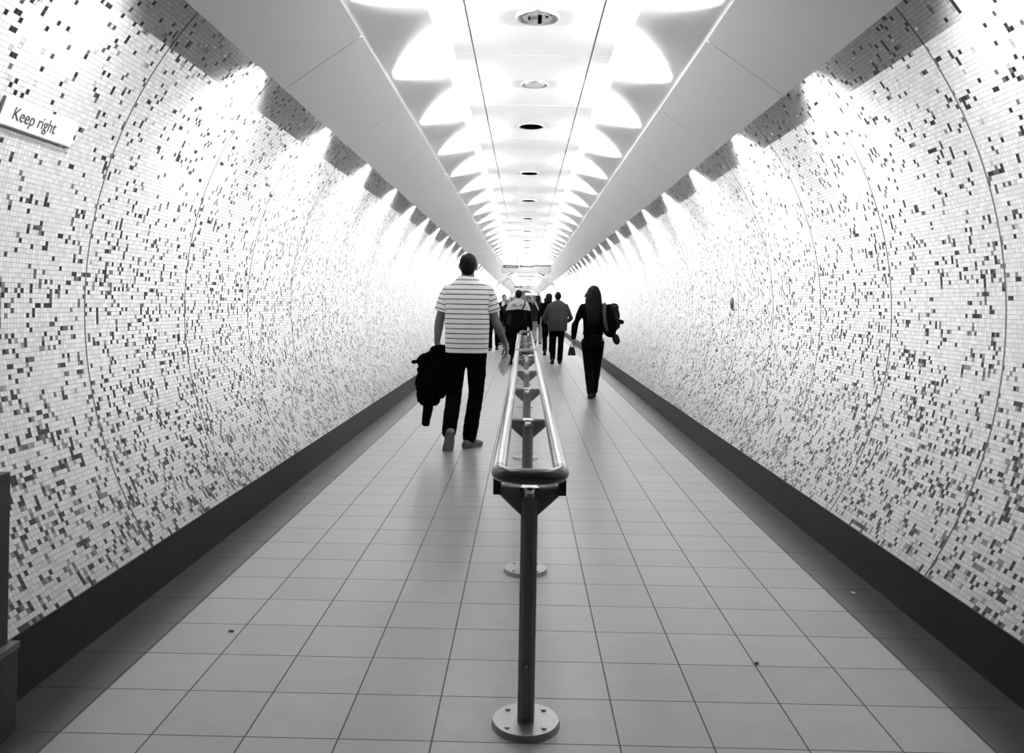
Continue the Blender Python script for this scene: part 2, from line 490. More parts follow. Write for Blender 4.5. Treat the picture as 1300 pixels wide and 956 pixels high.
bm = bmesh.new(); cyl(bm, (.03, -.035, -.02), .11, .02, 24, M0=RX); obj('sign_centre', bm, M_signd, t, angle=.6)

# 'Keep right' enamel plate on the left wall
a_s = math.atan2(.688 + .03, -1.969)
ctr = V((R_T * math.cos(a_s), 0, ZC + R_T * math.sin(a_s)))
nin = V((-math.cos(a_s), 0, -math.sin(a_s)))           # inward normal
upv = V((math.sin(a_s), 0, -math.cos(a_s)));  upv = upv if upv.z > 0 else -upv
Ms = Matrix(((0, upv.x, nin.x, 0), (1, 0, 0, 0), (0, upv.z, nin.z, 0), (0, 0, 0, 1)))
Ms.translation = ctr + nin * .002 + V((0, 3.22, 0))
t = thing('wall_sign', 'white enamel plate reading Keep right on the left mosaic wall', 'sign')
t.matrix_world = Ms
bm = bmesh.new(); box(bm, -.245, .235, -.053, .053, -.001, .012, .003); obj('plate', bm, mat('sign_plate', .36, .35), t)
bm = bmesh.new(); box(bm, -.245, .235, -.058, -.053, -.001, .009); obj('plate_edge', bm, mat('plate_edge_grey', .12, .5), t)
cu = bpy.data.curves.new('txt', 'FONT'); cu.body = 'Keep right'; cu.size = .071; cu.extrude = .0008; cu.align_x = 'LEFT'; cu.align_y = 'CENTER'
to = bpy.data.objects.new('txt', cu); COL.objects.link(to)
dg = bpy.context.evaluated_depsgraph_get(); me = bpy.data.meshes.new_from_object(to.evaluated_get(dg))
bpy.data.objects.remove(to)
w = max(v.co.x for v in me.vertices) - min(v.co.x for v in me.vertices)
x_0 = min(v.co.x for v in me.vertices)
for v in me.vertices: v.co = V(((v.co.x - x_0) * .275 / w - .178, v.co.y, v.co.z + .0128))
link(me, 'lettering', mat('sign_ink', .02, .5), t, False)

# small dark fitting on the right wall, further along
a_f = math.atan2(.03 + .03, 1.0)
t = thing('wall_bracket', 'small dark oval fitting on the right wall above head of the rail, beyond the sixth joint', 'wall fitting', (2.085, 8.35, 1.45))
t['label'] = 'small dark oval fitting alone on the middle of the right mosaic wall'
bm = bmesh.new(); ell(bm, (0, 0, 0), (.02, .035, .065)); obj('cover', bm, mat('fitting_dark', .04, .4), t, True)
bm = bmesh.new(); box(bm, 0, .03, -.02, .02, -.08, .05, .004); obj('back_plate', bm, mat('fitting_grey', .12, .5), t)

# ---------------------------------------------------------------- handrail
M_rail = mat('satin_steel', .62, .17, metal=1.0, bscale=300)
M_end = mat('dark_steel', .05, .2, metal=.2, coat=.6)  # rail ends, darker than the straight tubes
M_post = mat('post_metal', .30, .5, metal=.1)
M_br = mat('bracket_cast', .11, .5, metal=.0)
M_chr = mat('polished_collar', .75, .12, metal=1.0)
M_blk = mat('rubber_block', .012, .6)
def sweep(pts, r=.0248):
    bm = bmesh.new(); n = len(pts); rings = []
    for i in range(n):
        d = (pts[min(i + 1, n - 1)] - pts[max(i - 1, 0)]).normalized()
        s = d.cross(V((0, 0, 1))).normalized()
        rings.append([pts[i] + s * r * math.cos(2 * PI * j / 24) + V((0, 0, 1)) * r * math.sin(2 * PI * j / 24) for j in range(24)])
    loft(bm, rings)
    return bm
def rail_end(y, sy, hw=.1, z=.862, rc=.07):
    pts = [V((-hw, y + sy * .10, z))]
    for k in range(11):
        a = math.radians(180 + 9 * k); pts.append(V((-hw + rc + rc * math.cos(a), y + sy * (rc + rc * math.sin(a)), z)))
    for k in range(11):
        a = math.radians(270 + 9 * k); pts.append(V((hw - rc + rc * math.cos(a), y + sy * (rc + rc * math.sin(a)), z)))
    pts.append(V((hw, y + sy * .10, z)))
    return sweep(pts, .0252)
def make_post(parent, y):
    bm = bmesh.new()
    for s in (-1, 1):
        a, b_ = sorted((s * .0135, s * .028)); box(bm, a, b_, -.026, .026, .012, .79, .003)
    box(bm, -.015, .015, -.012, .012, .012, .775)
    p = obj('post', bm, M_post, parent); p.location = (0, y, 0)
    bm = bmesh.new(); cyl(bm, (0, 0, .010), .115, .020, 48, r2=.109)
    for k in range(4): cyl(bm, (.085 * math.cos(k * PI / 2 + .78), .085 * math.sin(k * PI / 2 + .78), .022), .009, .007, 12)
    obj('base_plate', bm, mat('plate_steel', .42, .35, metal=.8), p, angle=.6)
    # cast winged bracket
    for s in (-1, 1):
        bm = bmesh.new(); rings = []
        for x, zt, zb, hy in ((.026, .800, .700, .034), (.05, .800, .721, .033), (.075, .799, .744, .030), (.097, .797, .765, .025), (.103, .793, .772, .02)):
            zc, hz = (zt + zb) / 2, (zt - zb) / 2
            rings.append([V((s * x, hy * math.copysign(abs(math.cos(t_)) ** .45, math.cos(t_)), zc + hz * math.copysign(abs(math.sin(t_)) ** .45, math.sin(t_)))) for t_ in [2 * PI * i / 20 for i in range(20)]])
        loft(bm, rings)
        obj('bracket_wing', bm, M_br, p, angle=.7)
    bm = bmesh.new()
    for zc, rr in ((.792, .036), (.772, .034)):
        rings = [[V((x * rr / .034, yy, zc + dz_)) for x, yy in ((-.03, -.036), (-.016, -.040), (-.008, -.034), (.008, -.034), (.016, -.040), (.03, -.036), (.032, .0), (.03, .036), (-.03, .036), (-.032, 0))] for dz_ in (-.006, .006)]
        loft(bm, rings)
    obj('collar', bm, M_chr, p, angle=.6)
    for s in (-1, 1):
        bm = bmesh.new(); a, b_ = sorted((s * .094, s * .121)); box(bm, a, b_, -.03, .03, .770, .845, .004)
        obj('rail_block', bm, M_blk, p)
    bm = bmesh.new(); ell(bm, (0, -.016, .2), (.0075, .009, .0075), seg=12)
    obj('bolt', bm, M_chr, p, True)
    return p
def handrail(y0, n, label, first=[None]):
    t = thing('handrail', label, 'handrail', (0, 0, 0), 0, 'steel handrail sections along the centre')
    ys_ = [y0 + .17 + 1.56 * k for k in range(n)]
    ye = ys_[-1] + .19
    for x in (-.1, .1):
        obj('rail', sweep([V((x, y0 + .085 + (ye - y0 - .17) * k / 12, .862)) for k in range(13)]), M_rail, t, angle=.7)
    for y, sy in ((y0, 1), (ye, -1)):
        obj('rail_end', rail_end(y, sy), M_end, t, angle=.7)
    for y in ys_:
        if first[0] is None: first[0] = make_post(t, y)
        else:
            p = first[0].copy(); COL.objects.link(p); p.parent = t; p.location = (0, y, 0)
            for ch in first[0].children:
                c = ch.copy(); COL.objects.link(c); c.parent = p
    return ys_[-1] + .19
e1 = handrail(2.545, 5, 'twin tube steel handrail section nearest the camera with rounded end')
e2 = handrail(e1 + .18, 5, 'second steel handrail section, just beyond the nearest one')
# a further run beyond the walkers
handrail(31.0 + 21.5, 6, 'farthest steel handrail section, beyond the walkers in the distance')

# ---------------------------------------------------------------- dark pillar at the left edge
t = thing('metal_pillar', 'dark metal pillar cut off by the left edge with wider foot', 'pillar', (-1.70, 2.5, 0))
M_pil = mat('pillar_metal', .008, .5, metal=.2)
bm = bmesh.new(); box(bm, -.05, .033, -.10, .10, 0, .835, .006); obj('column', bm, M_pil, t)
bm = bmesh.new(); box(bm, -.05, .056, -.13, .115, 0, .27, .008); obj('foot', bm, M_pil, t)
bm = bmesh.new(); box(bm, -.05, .060, -.14, .12, .262, .285, .004); obj('foot_edge', bm, mat('pillar_edge', .06, .4, metal=.5), t)
bm = bmesh.new(); tube(bm, [((-.02, 0, .83), .012), ((-.02, 0, .97), .012)]); ell(bm, (-.005, .04, .985), (.03, .035, .022)); obj('knob', bm, mat('knob_black', .01, .3), t, True)

# litter specks on the tiles
for i, (x, y, lab) in enumerate(((-1.24, 3.42, 'tiny dark litter speck on tiles near the left dark floor border'),
                   (.91, 3.22, 'tiny dark litter speck on tiles right of the rail, in the foreground'),
                   (1.62, 4.05, 'small pale chip lying on the dark border by the right skirting'))):
    bm = bmesh.new(); ell(bm, (0, 0, .003), (.012, .008, .004), rot=(0, 0, i), seg=8)
    o = obj('litter', bm, mat('litter_dark', .05, .8) if i < 2 else mat('litter_pale', .6, .6), None, True); o.location = (x, y, 0)
    tag(o, lab, 'litter', 'litter specks')

# ---------------------------------------------------------------- people
SKIN = mat('skin', .085, .55, bscale=30)
SKIN_L = mat('skin_light', .18, .55, bscale=30)
HAIR = mat('hair_dark', .0012, .7, bscale=200, bump=.4, spec=.12)
HAIR_L = mat('hair_light', .14, .6, bscale=200, bump=.4)
HAIR_G = mat('hair_grey', .07, .6, bscale=200, bump=.4)
BLACK = mat('black_cloth', .0012, .95, spec=.03)
BLACK2 = mat('black_denim', .0016, .95, spec=.04, bump=.2, bscale=300)
CHAR = mat('charcoal_cloth', .008, .9, spec=.1)
GREY = mat('grey_wool', .035, .95, spec=.1, bump=.3, bscale=200)
LIGHTG = mat('light_cloth', .2, .9)
WHITE = mat('white_cloth', .55, .9)
SHOE_D = mat('shoe_black', .003, .6, spec=.2)
SHOE_G = mat('shoe_grey', .07, .7)
SOLE = mat('sole_pale', .13, .7)
STRIPE = stripe_material()
JERSEY = jersey_material()

def hand(bm, wrist, d, n, k=1.0, curl=.5, side=1, grip=False):
    """wrist point, direction d, palm normal n; four unequal bent fingers and a thumb from the side"""
    d = V(d).normalized(); n = V(n); n = (n - d * n.dot(d)).normalized(); s = d.cross(n).normalized() * side
    w = V(wrist)
    rings = []
    for a, hw, ht in ((-.01, .026, .022), (.02, .032, .019), (.05, .041, .017), (.08, .042, .015), (.098, .038, .012)):
        c = w + d * a * k
        rings.append([c + s * hw * k * math.cos(t) + n * ht * k * math.sin(t) for t in [2 * PI * i / 14 for i in range(14)]])
    loft(bm, rings)
    L = (.074, .083, .077, .060)
    for i in range(4):
        off = (-.031 + i * .0205)
        p = w + d * (.093 - abs(i - 1.3) * .004) * k + s * off * k * -1
        dd = d.copy(); pts = [(p - d * .012 * k, .0098 * k)]
        for j, fr in enumerate((.45, .31, .24)):
            ang = curl * (0.55, .9, .7)[j] * (1 + .08 * i)
            dd = (dd * math.cos(ang) + n * math.sin(ang)).normalized()
            axis_n = s.cross(dd) * (1 if s.cross(dd).dot(n) > -2 else 1)
            # keep the curl turning towards the palm
            perp = dd.cross(s); 
            if perp.dot(n) < 0 and ang < 1.5: pass
            p = p + dd * L[i] * fr * k; pts.append((p, (.0092, .0086, .0074)[j] * k))
            n = n if False else n
        tube(bm, pts, 8)
    p = w + d * .028 * k + s * .030 * k
    q1 = p + (d * .55 + s * .55 + n * .35).normalized() * .036 * k
    q2 = q1 + (d * .85 + s * .10 + n * .45).normalized() * .030 * k
    q3 = q2 + (d * .9 - s * .25 + n * .5).normalized() * .022 * k
    tube(bm, [(p - s * .012 * k, .014 * k), (q1, .0112 * k), (q2, .0098 * k), (q3, .008 * k)], 8)

def shoe_shape(bm, toe_ball, yaw, pitch, k=1.0, grow=0.0):
    """foot whose ball rests at toe_ball; pitch lifts the heel. returns ankle point"""
    M = Matrix.Translation(V(toe_ball)) @ Matrix.Rotation(yaw, 4, 'Z') @ Matrix.Rotation(-pitch, 4, 'X')
    rings = []
    for y, w, h in ((-.075, .022, .045), (-.066, .031, .062), (-.045, .036, .082), (-.01, .038, .100), (.03, .038, .095), (.07, .041, .072), (.12, .047, .054), (.16, .045, .045), (.188, .034, .036), (.203, .018, .024)):
        w += grow; h += grow
        ring = []
        for i in range(16):
            t = 2 * PI * i / 16
            x = w * math.copysign(abs(math.cos(t)) ** .75, math.cos(t)); z = h / 2 + h / 2 * math.copysign(abs(math.sin(t)) ** .6, math.sin(t))
            if z > h * .55: x *= 1 - .25 * (z / h - .55) / .45
            ring.append(M @ V((x * k, (y - .12) * k, z * k)))
        rings.append(ring)
    loft(bm, rings)
    return M @ V((0, -.12 * k - .005, .085 * k))

def sole_shape(bm, toe_ball, yaw, pitch, k=1.0):
    M = Matrix.Translation(V(toe_ball)) @ Matrix.Rotation(yaw, 4, 'Z') @ Matrix.Rotation(-pitch, 4, 'X')
    lo, hi = [], []
    for i in range(28):
        t = 2 * PI * i / 28; y = .062 - .12 + .143 * math.sin(t); w = (.036 + .013 * (y + .12) / .2) 
        x = w * math.copysign(abs(math.cos(t)) ** .8, math.cos(t))
        lo.append(M @ V((x * k, y * k, -.002))); hi.append(M @ V((x * k, y * k, .018 * k)))
    loft(bm, [lo, hi])

def person(label, loc, H=1.75, rz=0.0, voxel=.011, width=1.0, belly=0.0, skin=SKIN, hair=HAIR, hairstyle='short',
           top=BLACK, top_name='jacket', legs=BLACK2, shoes=SHOE_D, pose=None, arms=None, sleeve='long', hem=.90,
           head_dx=0.0, head_pitch=0.0, face=False, group=None, lean=0.0, top_fold=.004, skirt=None, shoe_sole=None,
           sh=.172, collar=True):
    t = thing('person', label, 'person', loc, rz, group)
    s = H / 1.75
    W = width
    P = dict(ballL=(-.10, -.20, 0), ballR=(.10, .30, 0), pitchL=.75, pitchR=0.0, kneeL=(-.10, .05, .47), kneeR=(.10, .17, .50), yawL=.06, yawR=-.06)
    if pose: P.update(pose)
    A = dict(elbowL=(-.27, -.05, 1.12), wristL=(-.27, .06, .88), elbowR=(.27, -.02, 1.12), wristR=(.26, .10, .88),
             dirL=(0, .25, -1), dirR=(0, .25, -1), nL=(1, 0, 0), nR=(-1, 0, 0), curl=.45)
    if arms: A.update(arms)
    S = lambda p: V((p[0] * s, p[1] * s, p[2] * s))
    # ---- body: one continuous surface
    def torso(bm, g, z_hi=True, z0=.80):
        prof = [(.80, .150, .105, .0), (.88, .166, .118, 0), (.96, .160, .112, 0), (1.05, .148, .104, 0), (1.15, .155, .108, -.003), (1.25, .170, .116, -.008), (1.34, .180, .117, -.012), (1.41, .172, .102, -.014), (1.46, .130, .080, -.014), (1.50, .076, .066, -.010)]
        rings = []
        for z, a, b_, yo in prof:
            if z < z0 - 1e-6: continue
            bz = belly * math.exp(-((z - 1.08) / .15) ** 2)
            rings.append(ering(S((lean * (z - .9), yo, z)), (a * W + bz * .7 + g) * s, (b_ + bz + g) * s, 26, 2.35))
        loft(bm, rings)
    shL, shR = S((-sh * W + lean * .5, -.012, 1.405)), S((sh * W + lean * .5, -.012, 1.405))
    hipL, hipR = S((-.088, 0, .88)), S((.088, 0, .88))
    bm = bmesh.new()
    torso(bm, 0)
    hx = head_dx + lean * .6
    tube(bm, [(S((hx * .6, -.012, 1.44)), .064 * s), (S((hx * .9, -.002, 1.53)), .060 * s), (S((hx, .004, 1.59)), .057 * s)])
    hc = S((hx, .010, 1.632))
    Rh = Matrix.Rotation(-head_pitch, 4, 'X')
    def hp(v): return hc + (Rh @ (V(v) * s))
    def hell(bm, c, r, rot=None): 
        e = Euler(rot).to_matrix().to_4x4() if rot else Matrix.Identity(4)
        M = Matrix.Translation(hp(c)) @ Rh @ e @ Matrix.Diagonal((r[0] * s, r[1] * s, r[2] * s, 1))
        bmesh.ops.create_uvsphere(bm, u_segments=24, v_segments=14, radius=1, matrix=M)
    hell(bm, (0, -.008, .010), (.074, .094, .094))
    hell(bm, (0, .022, -.042), (.056, .064, .072))
    hell(bm, (0, .058, -.085), (.026, .022, .022))          # chin
    hell(bm, (0, .090, -.022), (.012, .020, .020))          # nose
    hell(bm, (0, .082, -.060), (.024, .010, .012))          # lips
    hell(bm, (0, .076, .018), (.050, .014, .010))           # brow
    for q in (-1, 1):
        hell(bm, (q * .076, -.002, -.012), (.010, .018, .032), (0, q * .25, 0))
    bmH = None
    for sd, el, wr_, dr, nn, side in ((shL, A['elbowL'], A['wristL'], A['dirL'], A['nL'], 1), (shR, A['elbowR'], A['wristR'], A['dirR'], A['nR'], -1)):
        el, wr_ = S(el), S(wr_)
        m1 = sd.lerp(el, .45)
        tube(bm, [(sd, .052 * s), (m1, .048 * s), (el, .040 * s), (el.lerp(wr_, .3), .041 * s), (el.lerp(wr_, .75), .030 * s), (wr_, .026 * s)], 14)
    # hands live in the same surface
    for wr_, dr, nn, side in ((A['wristL'], A['dirL'], A['nL'], 1), (A['wristR'], A['dirR'], A['nR'], -1)):
        hand(bm, S(wr_), dr, nn, s, A['curl'], side)
    bs = bmesh.new()
    feet = []
    for sd, kn, ball, yaw, pit in ((hipL, P['kneeL'], P['ballL'], P['yawL'], P['pitchL']), (hipR, P['kneeR'], P['ballR'], P['yawR'], P['pitchR'])):
        ank = shoe_shape(bm, V(ball) * s + V((0, 0, .012)), yaw, pit, s * .93)
        kn = S(kn); feet.append((sd, kn, ank))
        tube(bm, [(sd, .088 * s), (sd.lerp(kn, .5), .070 * s), (kn, .053 * s), (kn.lerp(ank, .3), .054 * s), (kn.lerp(ank, .8), .036 * s), (ank, .036 * s)])
    fused('body', bm, skin, t, voxel * .8 if voxel < .009 else voxel, smooth_it=2)
    # ---- face details
    if face:
        for q in (-1, 1):
            bm = bmesh.new(); hell(bm, (q * .031, .078, .000), (.012, .008, .007)); obj('eye', bm, HAIR, t, True)
    # ---- hair
    bm = bmesh.new()
    if hairstyle == 'short':
        hell(bm, (0, -.016, .018), (.081, .098, .097))
        hell(bm, (0, -.050, -.030), (.066, .056, .062))
        fused('hair', bm, hair, t, voxel, fold=.003, freq=40)
    elif hairstyle == 'crop':
        hell(bm, (0, -.014, .020), (.079, .095, .094))
        hell(bm, (0, -.048, -.032), (.063, .054, .060))
        fused('hair', bm, hair, t, voxel, fold=.001, freq=50)
    elif hairstyle == 'bob':
        hell(bm, (0, -.022, .015), (.098, .108, .102))
        hell(bm, (0, -.045, -.055), (.100, .075, .085))
        fused('hair', bm, hair, t, voxel, fold=.006, freq=25)
    elif hairstyle == 'long':
        c = hc
        hell(bm, (0, -.020, .020), (.094, .108, .100))
        rr = [(1.665, .100, .080, -.045, 0), (1.60, .118, .078, -.065, -.004), (1.53, .128, .072, -.085, -.008), (1.45, .128, .056, -.108, -.004), (1.36, .120, .044, -.128, 0), (1.28, .100, .034, -.138, .006), (1.22, .070, .022, -.140, .010), (1.19, .035, .012, -.140, .010)]
        loft(bm, [ering(S((hx + xo, yo, z)), a * s, b_ * s, 28, 2.1) for z, a, b_, yo, xo in rr])
        # a wisp blown out to the left and loose lock ends
        tube(bm, [(S((hx - .06, -.03, 1.70)), .02), (S((hx - .125, -.05, 1.61)), .013), (S((hx - .155, -.06, 1.555)), .006), (S((hx - .175, -.06, 1.53)), .003)], 8)
        for i in range(7):
            x = hx - .09 + .03 * i
            tube(bm, [(S((x, -.12, 1.34)), .022), (S((x * .95, -.14, 1.22)), .014), (S((x * .95 + random.uniform(-.01, .01), -.145, 1.17 - random.uniform(0, .05))), .005)], 8)
        fused('hair', bm, hair, t, voxel * .8, fold=.004, freq=30, stretch=.1)
    # ---- trousers
    bm = bmesh.new()
    rings = [ering(S((0, 0, z)), (a * W + g_) * s, (b_ + g_) * s, 26, 2.3) for z, a, b_, g_ in ((.80, .152, .108, .014), (.86, .165, .119, .014), (.92, .162, .115, .010), (.985, .155, .109, .010))]
    loft(bm, rings)
    if skirt:
        loft(bm, [ering(S((0, 0, z)), a * s, b_ * s, 26) for z, a, b_ in ((.95, .155, .115), (.75, .20, .16), (skirt, .24, .20))])
    else:
        for sd, kn, ank in feet:
            tube(bm, [(sd + V((0, 0, -.02)), .094 * s), (sd.lerp(kn, .5), .084 * s), (kn, .070 * s), (kn.lerp(ank, .5), .068 * s), (kn.lerp(ank, .97), .066 * s)], 18)
    fused('trousers' if not skirt else 'skirt', bm, legs, t, voxel, fold=.005, freq=11, seed=H * 7, stretch=.9)
    # ---- shoes
    for nm, ball, yaw, pit in (('L', P['ballL'], P['yawL'], P['pitchL']), ('R', P['ballR'], P['yawR'], P['pitchR'])):
        bm = bmesh.new()
        bb = V(ball) * s
        shoe_shape(bm, bb + V((0, 0, .004)), yaw, pit, s, .003)
        so = obj('shoe', bm, shoes, t, True)
        bm = bmesh.new(); sole_shape(bm, bb + V((0, 0, .003)), yaw, pit, s * 1.0); obj('sole', bm, shoe_sole or shoes, so, angle=.8)
    # ---- top
    bm = bmesh.new()
    rings = []
    g = .020
    prof = [(hem, .166 if hem < 1 else .152, .120, 0), (.96, .162, .116, 0), (1.05, .155, .110, 0), (1.15, .160, .113, -.003), (1.25, .172, .119, -.008), (1.34, .182, .119, -.012), (1.41, .176, .105, -.014), (1.46, .142, .086, -.014), (1.50, .088, .072, -.010)]
    if hem < .84: prof[1:1] = [(.86, .172, .126, 0)]
    if collar: prof.append((1.535, .056, .058, -.004))
    for z, a, b_, yo in prof:
        if z < hem: continue
        bz = belly * math.exp(-((z - 1.08) / .15) ** 2)
        rings.append(ering(S((lean * (z - .9), yo, z)), (a * W + g + bz * .7) * s, (b_ + g + bz) * s, 28, 2.4))
    loft(bm, rings)
    sleeve_parts = []
    for sd, el, wr_ in ((shL, A['elbowL'], A['wristL']), (shR, A['elbowR'], A['wristR'])):
        el, wr_ = S(el), S(wr_)
        if sleeve == 'long':
            tube(bm, [(sd, .060 * s), (sd.lerp(el, .5), .060 * s), (el, .054 * s), (el.lerp(wr_, .5), .049 * s), (el.lerp(wr_, .95), .038 * s)])
        elif sleeve == 'short':
            tube(bm, [(sd, .060 * s), (sd.lerp(el, .35), .060 * s)])
            sleeve_parts.append((sd, el))
    top_o = fused(top_name, bm, top, t, voxel, fold=top_fold, freq=8, seed=H * 3)
    for sd, el in sleeve_parts:
        d = (el - sd); L = d.length * .66
        bm = bmesh.new()
        rings = [ering((0, 0, z), r * s, r * s * .95, 22) for z, r in ((.045, .024), (.034, .040), (.010, .055), (-.045, .066), (-L * .6, .070), (-L + .004, .074), (-L - .004, .073), (-L - .004, .055), (-L + .03, .050))]
        loft(bm, rings)
        q = V((0, 0, -1)).rotation_difference(d.normalized())
        bmesh.ops.recalc_face_normals(bm, faces=bm.faces)
        so = obj('sleeve', bm, top, top_o, True)
        so.location = sd; so.rotation_euler = q.to_euler()
    return t, S

def strap(name, pts, w, th, m, parent):
    """flat webbing band along points [(p, outward)]"""
    bm = bmesh.new(); rings = []
    for i, (p, o_) in enumerate(pts):
        p = V(p); d = (V(pts[min(i + 1, len(pts) - 1)][0]) - V(pts[max(i - 1, 0)][0])).normalized()
        n = V(o_).normalized(); sd = d.cross(n).normalized()
        rings.append([p + sd * w / 2, p + sd * w / 2 + n * th, p - sd * w / 2 + n * th, p - sd * w / 2])
    loft(bm, rings)
    return obj(name, bm, m, parent, True)

# --- 1: man in striped polo (near left)
MX, MY = -.575, 7.78
man, S = person('man from behind in striped polo shirt and black trousers, carrying jacket', (MX, MY, 0), H=1.885, voxel=.0075,
    width=1.0, belly=.03, hairstyle='crop', top=STRIPE, top_name='polo_shirt', sleeve='short', hem=.862, shoes=SHOE_G, shoe_sole=SOLE, skin=SKIN,
    pose=dict(ballL=(-.135, -.10, .015), pitchL=1.0, kneeL=(-.115, .10, .475), ballR=(.085, .20, 0), kneeR=(.085, .13, .50), yawR=-.5, yawL=.35),
    arms=dict(elbowL=(-.245, -.02, 1.13), wristL=(-.268, .04, .945), elbowR=(.25, .02, 1.14), wristR=(.335, .19, .945), dirL=(.32, .12, -1), dirR=(.25, .35, -1), nL=(.6, .8, 0), nR=(-1, .2, 0), curl=.85),
    sh=.172, lean=0.0, top_fold=.006)
man['label'] = 'man seen from behind in a striped polo shirt and black trousers, walking left'

# jacket hanging from his left hand
jk = thing('jacket', 'black jacket hanging from the left hand of the man in striped polo', 'jacket', (MX - .275, MY + .0, 0))
bm = bmesh.new()
rings = []
for z, x0, x1, d in ((.985, -.03, .06, .03), (.955, -.08, .10, .045), (.90, -.13, .115, .06), (.83, -.19, .115, .075), (.74, -.205, .112, .085), (.64, -.215, .108, .09), (.56, -.21, .10, .088), (.50, -.205, .06, .08), (.45, -.185, .01, .065), (.415, -.145, -.03, .05), (.40, -.12, -.05, .03)):
    rings.append(ering(((x0 + x1) / 2, .03, z), (x1 - x0) / 2, d, 30, 2.2))
loft(bm, rings)
# collar flap thrown out to the left, loose sleeve below, folds
tube(bm, [((.0, .02, .94), .055), ((-.09, .01, .885), .066), ((-.16, .0, .850), .050), ((-.215, -.0, .835), .030)], 14, flat=.8)
tube(bm, [((.05, .02, .93), .04), ((.10, .03, .80), .03), ((.11, .03, .66), .02)], 12)
fused('jacket_body', bm, BLACK, jk, .009, fold=.020, freq=14, seed=3.1, stretch=.45, smooth_it=1)
bm = bmesh.new(); tube(bm, [((-.09, .02, .50), .055), ((-.085, .01, .38), .047), ((-.10, .0, .29), .040), ((-.105, 0, .225), .037)], 16, caps=False)
fused('jacket_sleeve', bm, BLACK, jk, .009, fold=.006, freq=12, seed=1)
# little plastic bag in his right hand
pb = thing('plastic_bag', 'small pale plastic bag held in the right hand of striped polo man', 'bag', (MX + .40, MY + .26, 0))
bm = bmesh.new(); loft(bm, [ering((x, .0, z), a, b_, 18) for z, x, a, b_ in ((.90, -.01, .018, .012), (.86, -.03, .040, .02), (.82, -.045, .052, .024), (.78, -.05, .048, .024), (.73, -.05, .032, .02), (.70, -.052, .016, .014), (.685, -.055, .006, .006))])
m_pl = mat('thin_plastic', .62, .35); m_pl.node_tree.nodes['Principled BSDF'].inputs['Transmission Weight'].default_value = .35
fused('bag_body', bm, m_pl, pb, .007, fold=.010, freq=22, seed=5, stretch=.4)

# --- 2: woman with long hair
WX, WY = 1.01, 12.33
wom, S = person('woman from behind with long dark hair', (WX, WY, 0), H=1.70, voxel=.0085, width=.86, hairstyle='long', top=BLACK, top_name='cardigan', hem=.985,
    legs=BLACK2, shoes=SHOE_D, sh=.19, skin=SKIN,
    pose=dict(ballL=(-.03, -.06, 0), pitchL=.12, kneeL=(-.062, .03, .47), ballR=(.035, .26, 0), kneeR=(.075, .13, .49), pitchR=0.0, yawL=0, yawR=0),
    arms=dict(elbowL=(-.285, -.05, 1.14), wristL=(-.300, .02, .925), elbowR=(.25, .08, 1.16), wristR=(.20, .26, 1.28), dirR=(-.4, .2, .7), dirL=(.02, .15, -1), nL=(1, .2, 0), curl=.8), top_fold=.003)
wom['label'] = 'long haired woman from behind in black cardigan and jeans, nearest the right wall'
# backpack slung behind her right shoulder, with a bundled coat
bp = thing('backpack', 'bulky black backpack with stuffed coat on the long haired woman right shoulder', 'backpack', (WX + .235, WY - .10, 0))
bm = bmesh.new()
loft(bm, [ering((x, yo, z), a, b_, 26, 2.5) for z, x, a, b_, yo in ((.93, .02, .05, .05, 0), (.96, .01, .08, .08, 0), (1.05, .0, .115, .10, 0), (1.18, .0, .125, .115, 0), (1.30, .0, .12, .11, 0), (1.38, .01, .10, .09, 0), (1.42, .02, .06, .06, 0))])
fused('pack_body', bm, BLACK, bp, .009, fold=.008, freq=13, seed=2)
bm = bmesh.new(); ell(bm, (.055, -.03, 1.365), (.075, .08, .075)); ell(bm, (.09, -.05, 1.26), (.06, .07, .09)); ell(bm, (.11, -.02, 1.12), (.05, .06, .08))
fused('coat_bundle', bm, CHAR, bp, .009, fold=.010, freq=16, seed=8)
bm = bmesh.new(); tube(bm, [((.10, -.02, 1.17), .02), ((.15, -.02, 1.165), .035), ((.185, -.02, 1.155), .034)]); fused('strap_end', bm, BLACK, bp, .009, fold=.003)
bm = bmesh.new(); ell(bm, (.10, -.03, .90), (.055, .05, .085), rot=(0, -.3, 0)); fused('side_bundle', bm, CHAR, bp, .009, fold=.006, freq=18)
strap('shoulder_strap', [((-.08, .05, 1.42), (0, 0, 1)), ((-.08, -.02, 1.43), (0, -.3, 1)), ((-.085, -.085, 1.40), (0, -1, .5)), ((-.09, -.10, 1.30), (0, -1, 0)), ((-.075, -.10, 1.15), (0, -1, 0)), ((-.04, -.10, 1.02), (0, -1, 0))], .05, .012, mat('webbing', .012, .7), bp)
# handbag
hb = thing('handbag', 'small black handbag hanging from the long haired woman left hand', 'handbag', (WX - .315, WY + .03, 0))
bm = bmesh.new(); loft(bm, [[V((x * a, y, z)) for x, y in ((-1, -.03), (1, -.03), (1, .03), (-1, .03))] for a, z in ((.062, .635), (.058, .66), (.042, .74), (.034, .765))]); bmesh.ops.bevel(bm, geom=bm.edges[:], offset=.008, segments=2, affect='EDGES'); obj('bag_body', bm, SHOE_D, hb, angle=.8)
for yy in (-.015, .015):
    bm = bmesh.new(); tube(bm, [((-.026, yy, .755), .005), ((-.012, yy * .6, .80), .005), ((.006, 0, .845), .005), ((.018, yy * .6, .80), .005), ((.026, yy, .755), .005)], 8); obj('handle', bm, SHOE_D, hb, True)

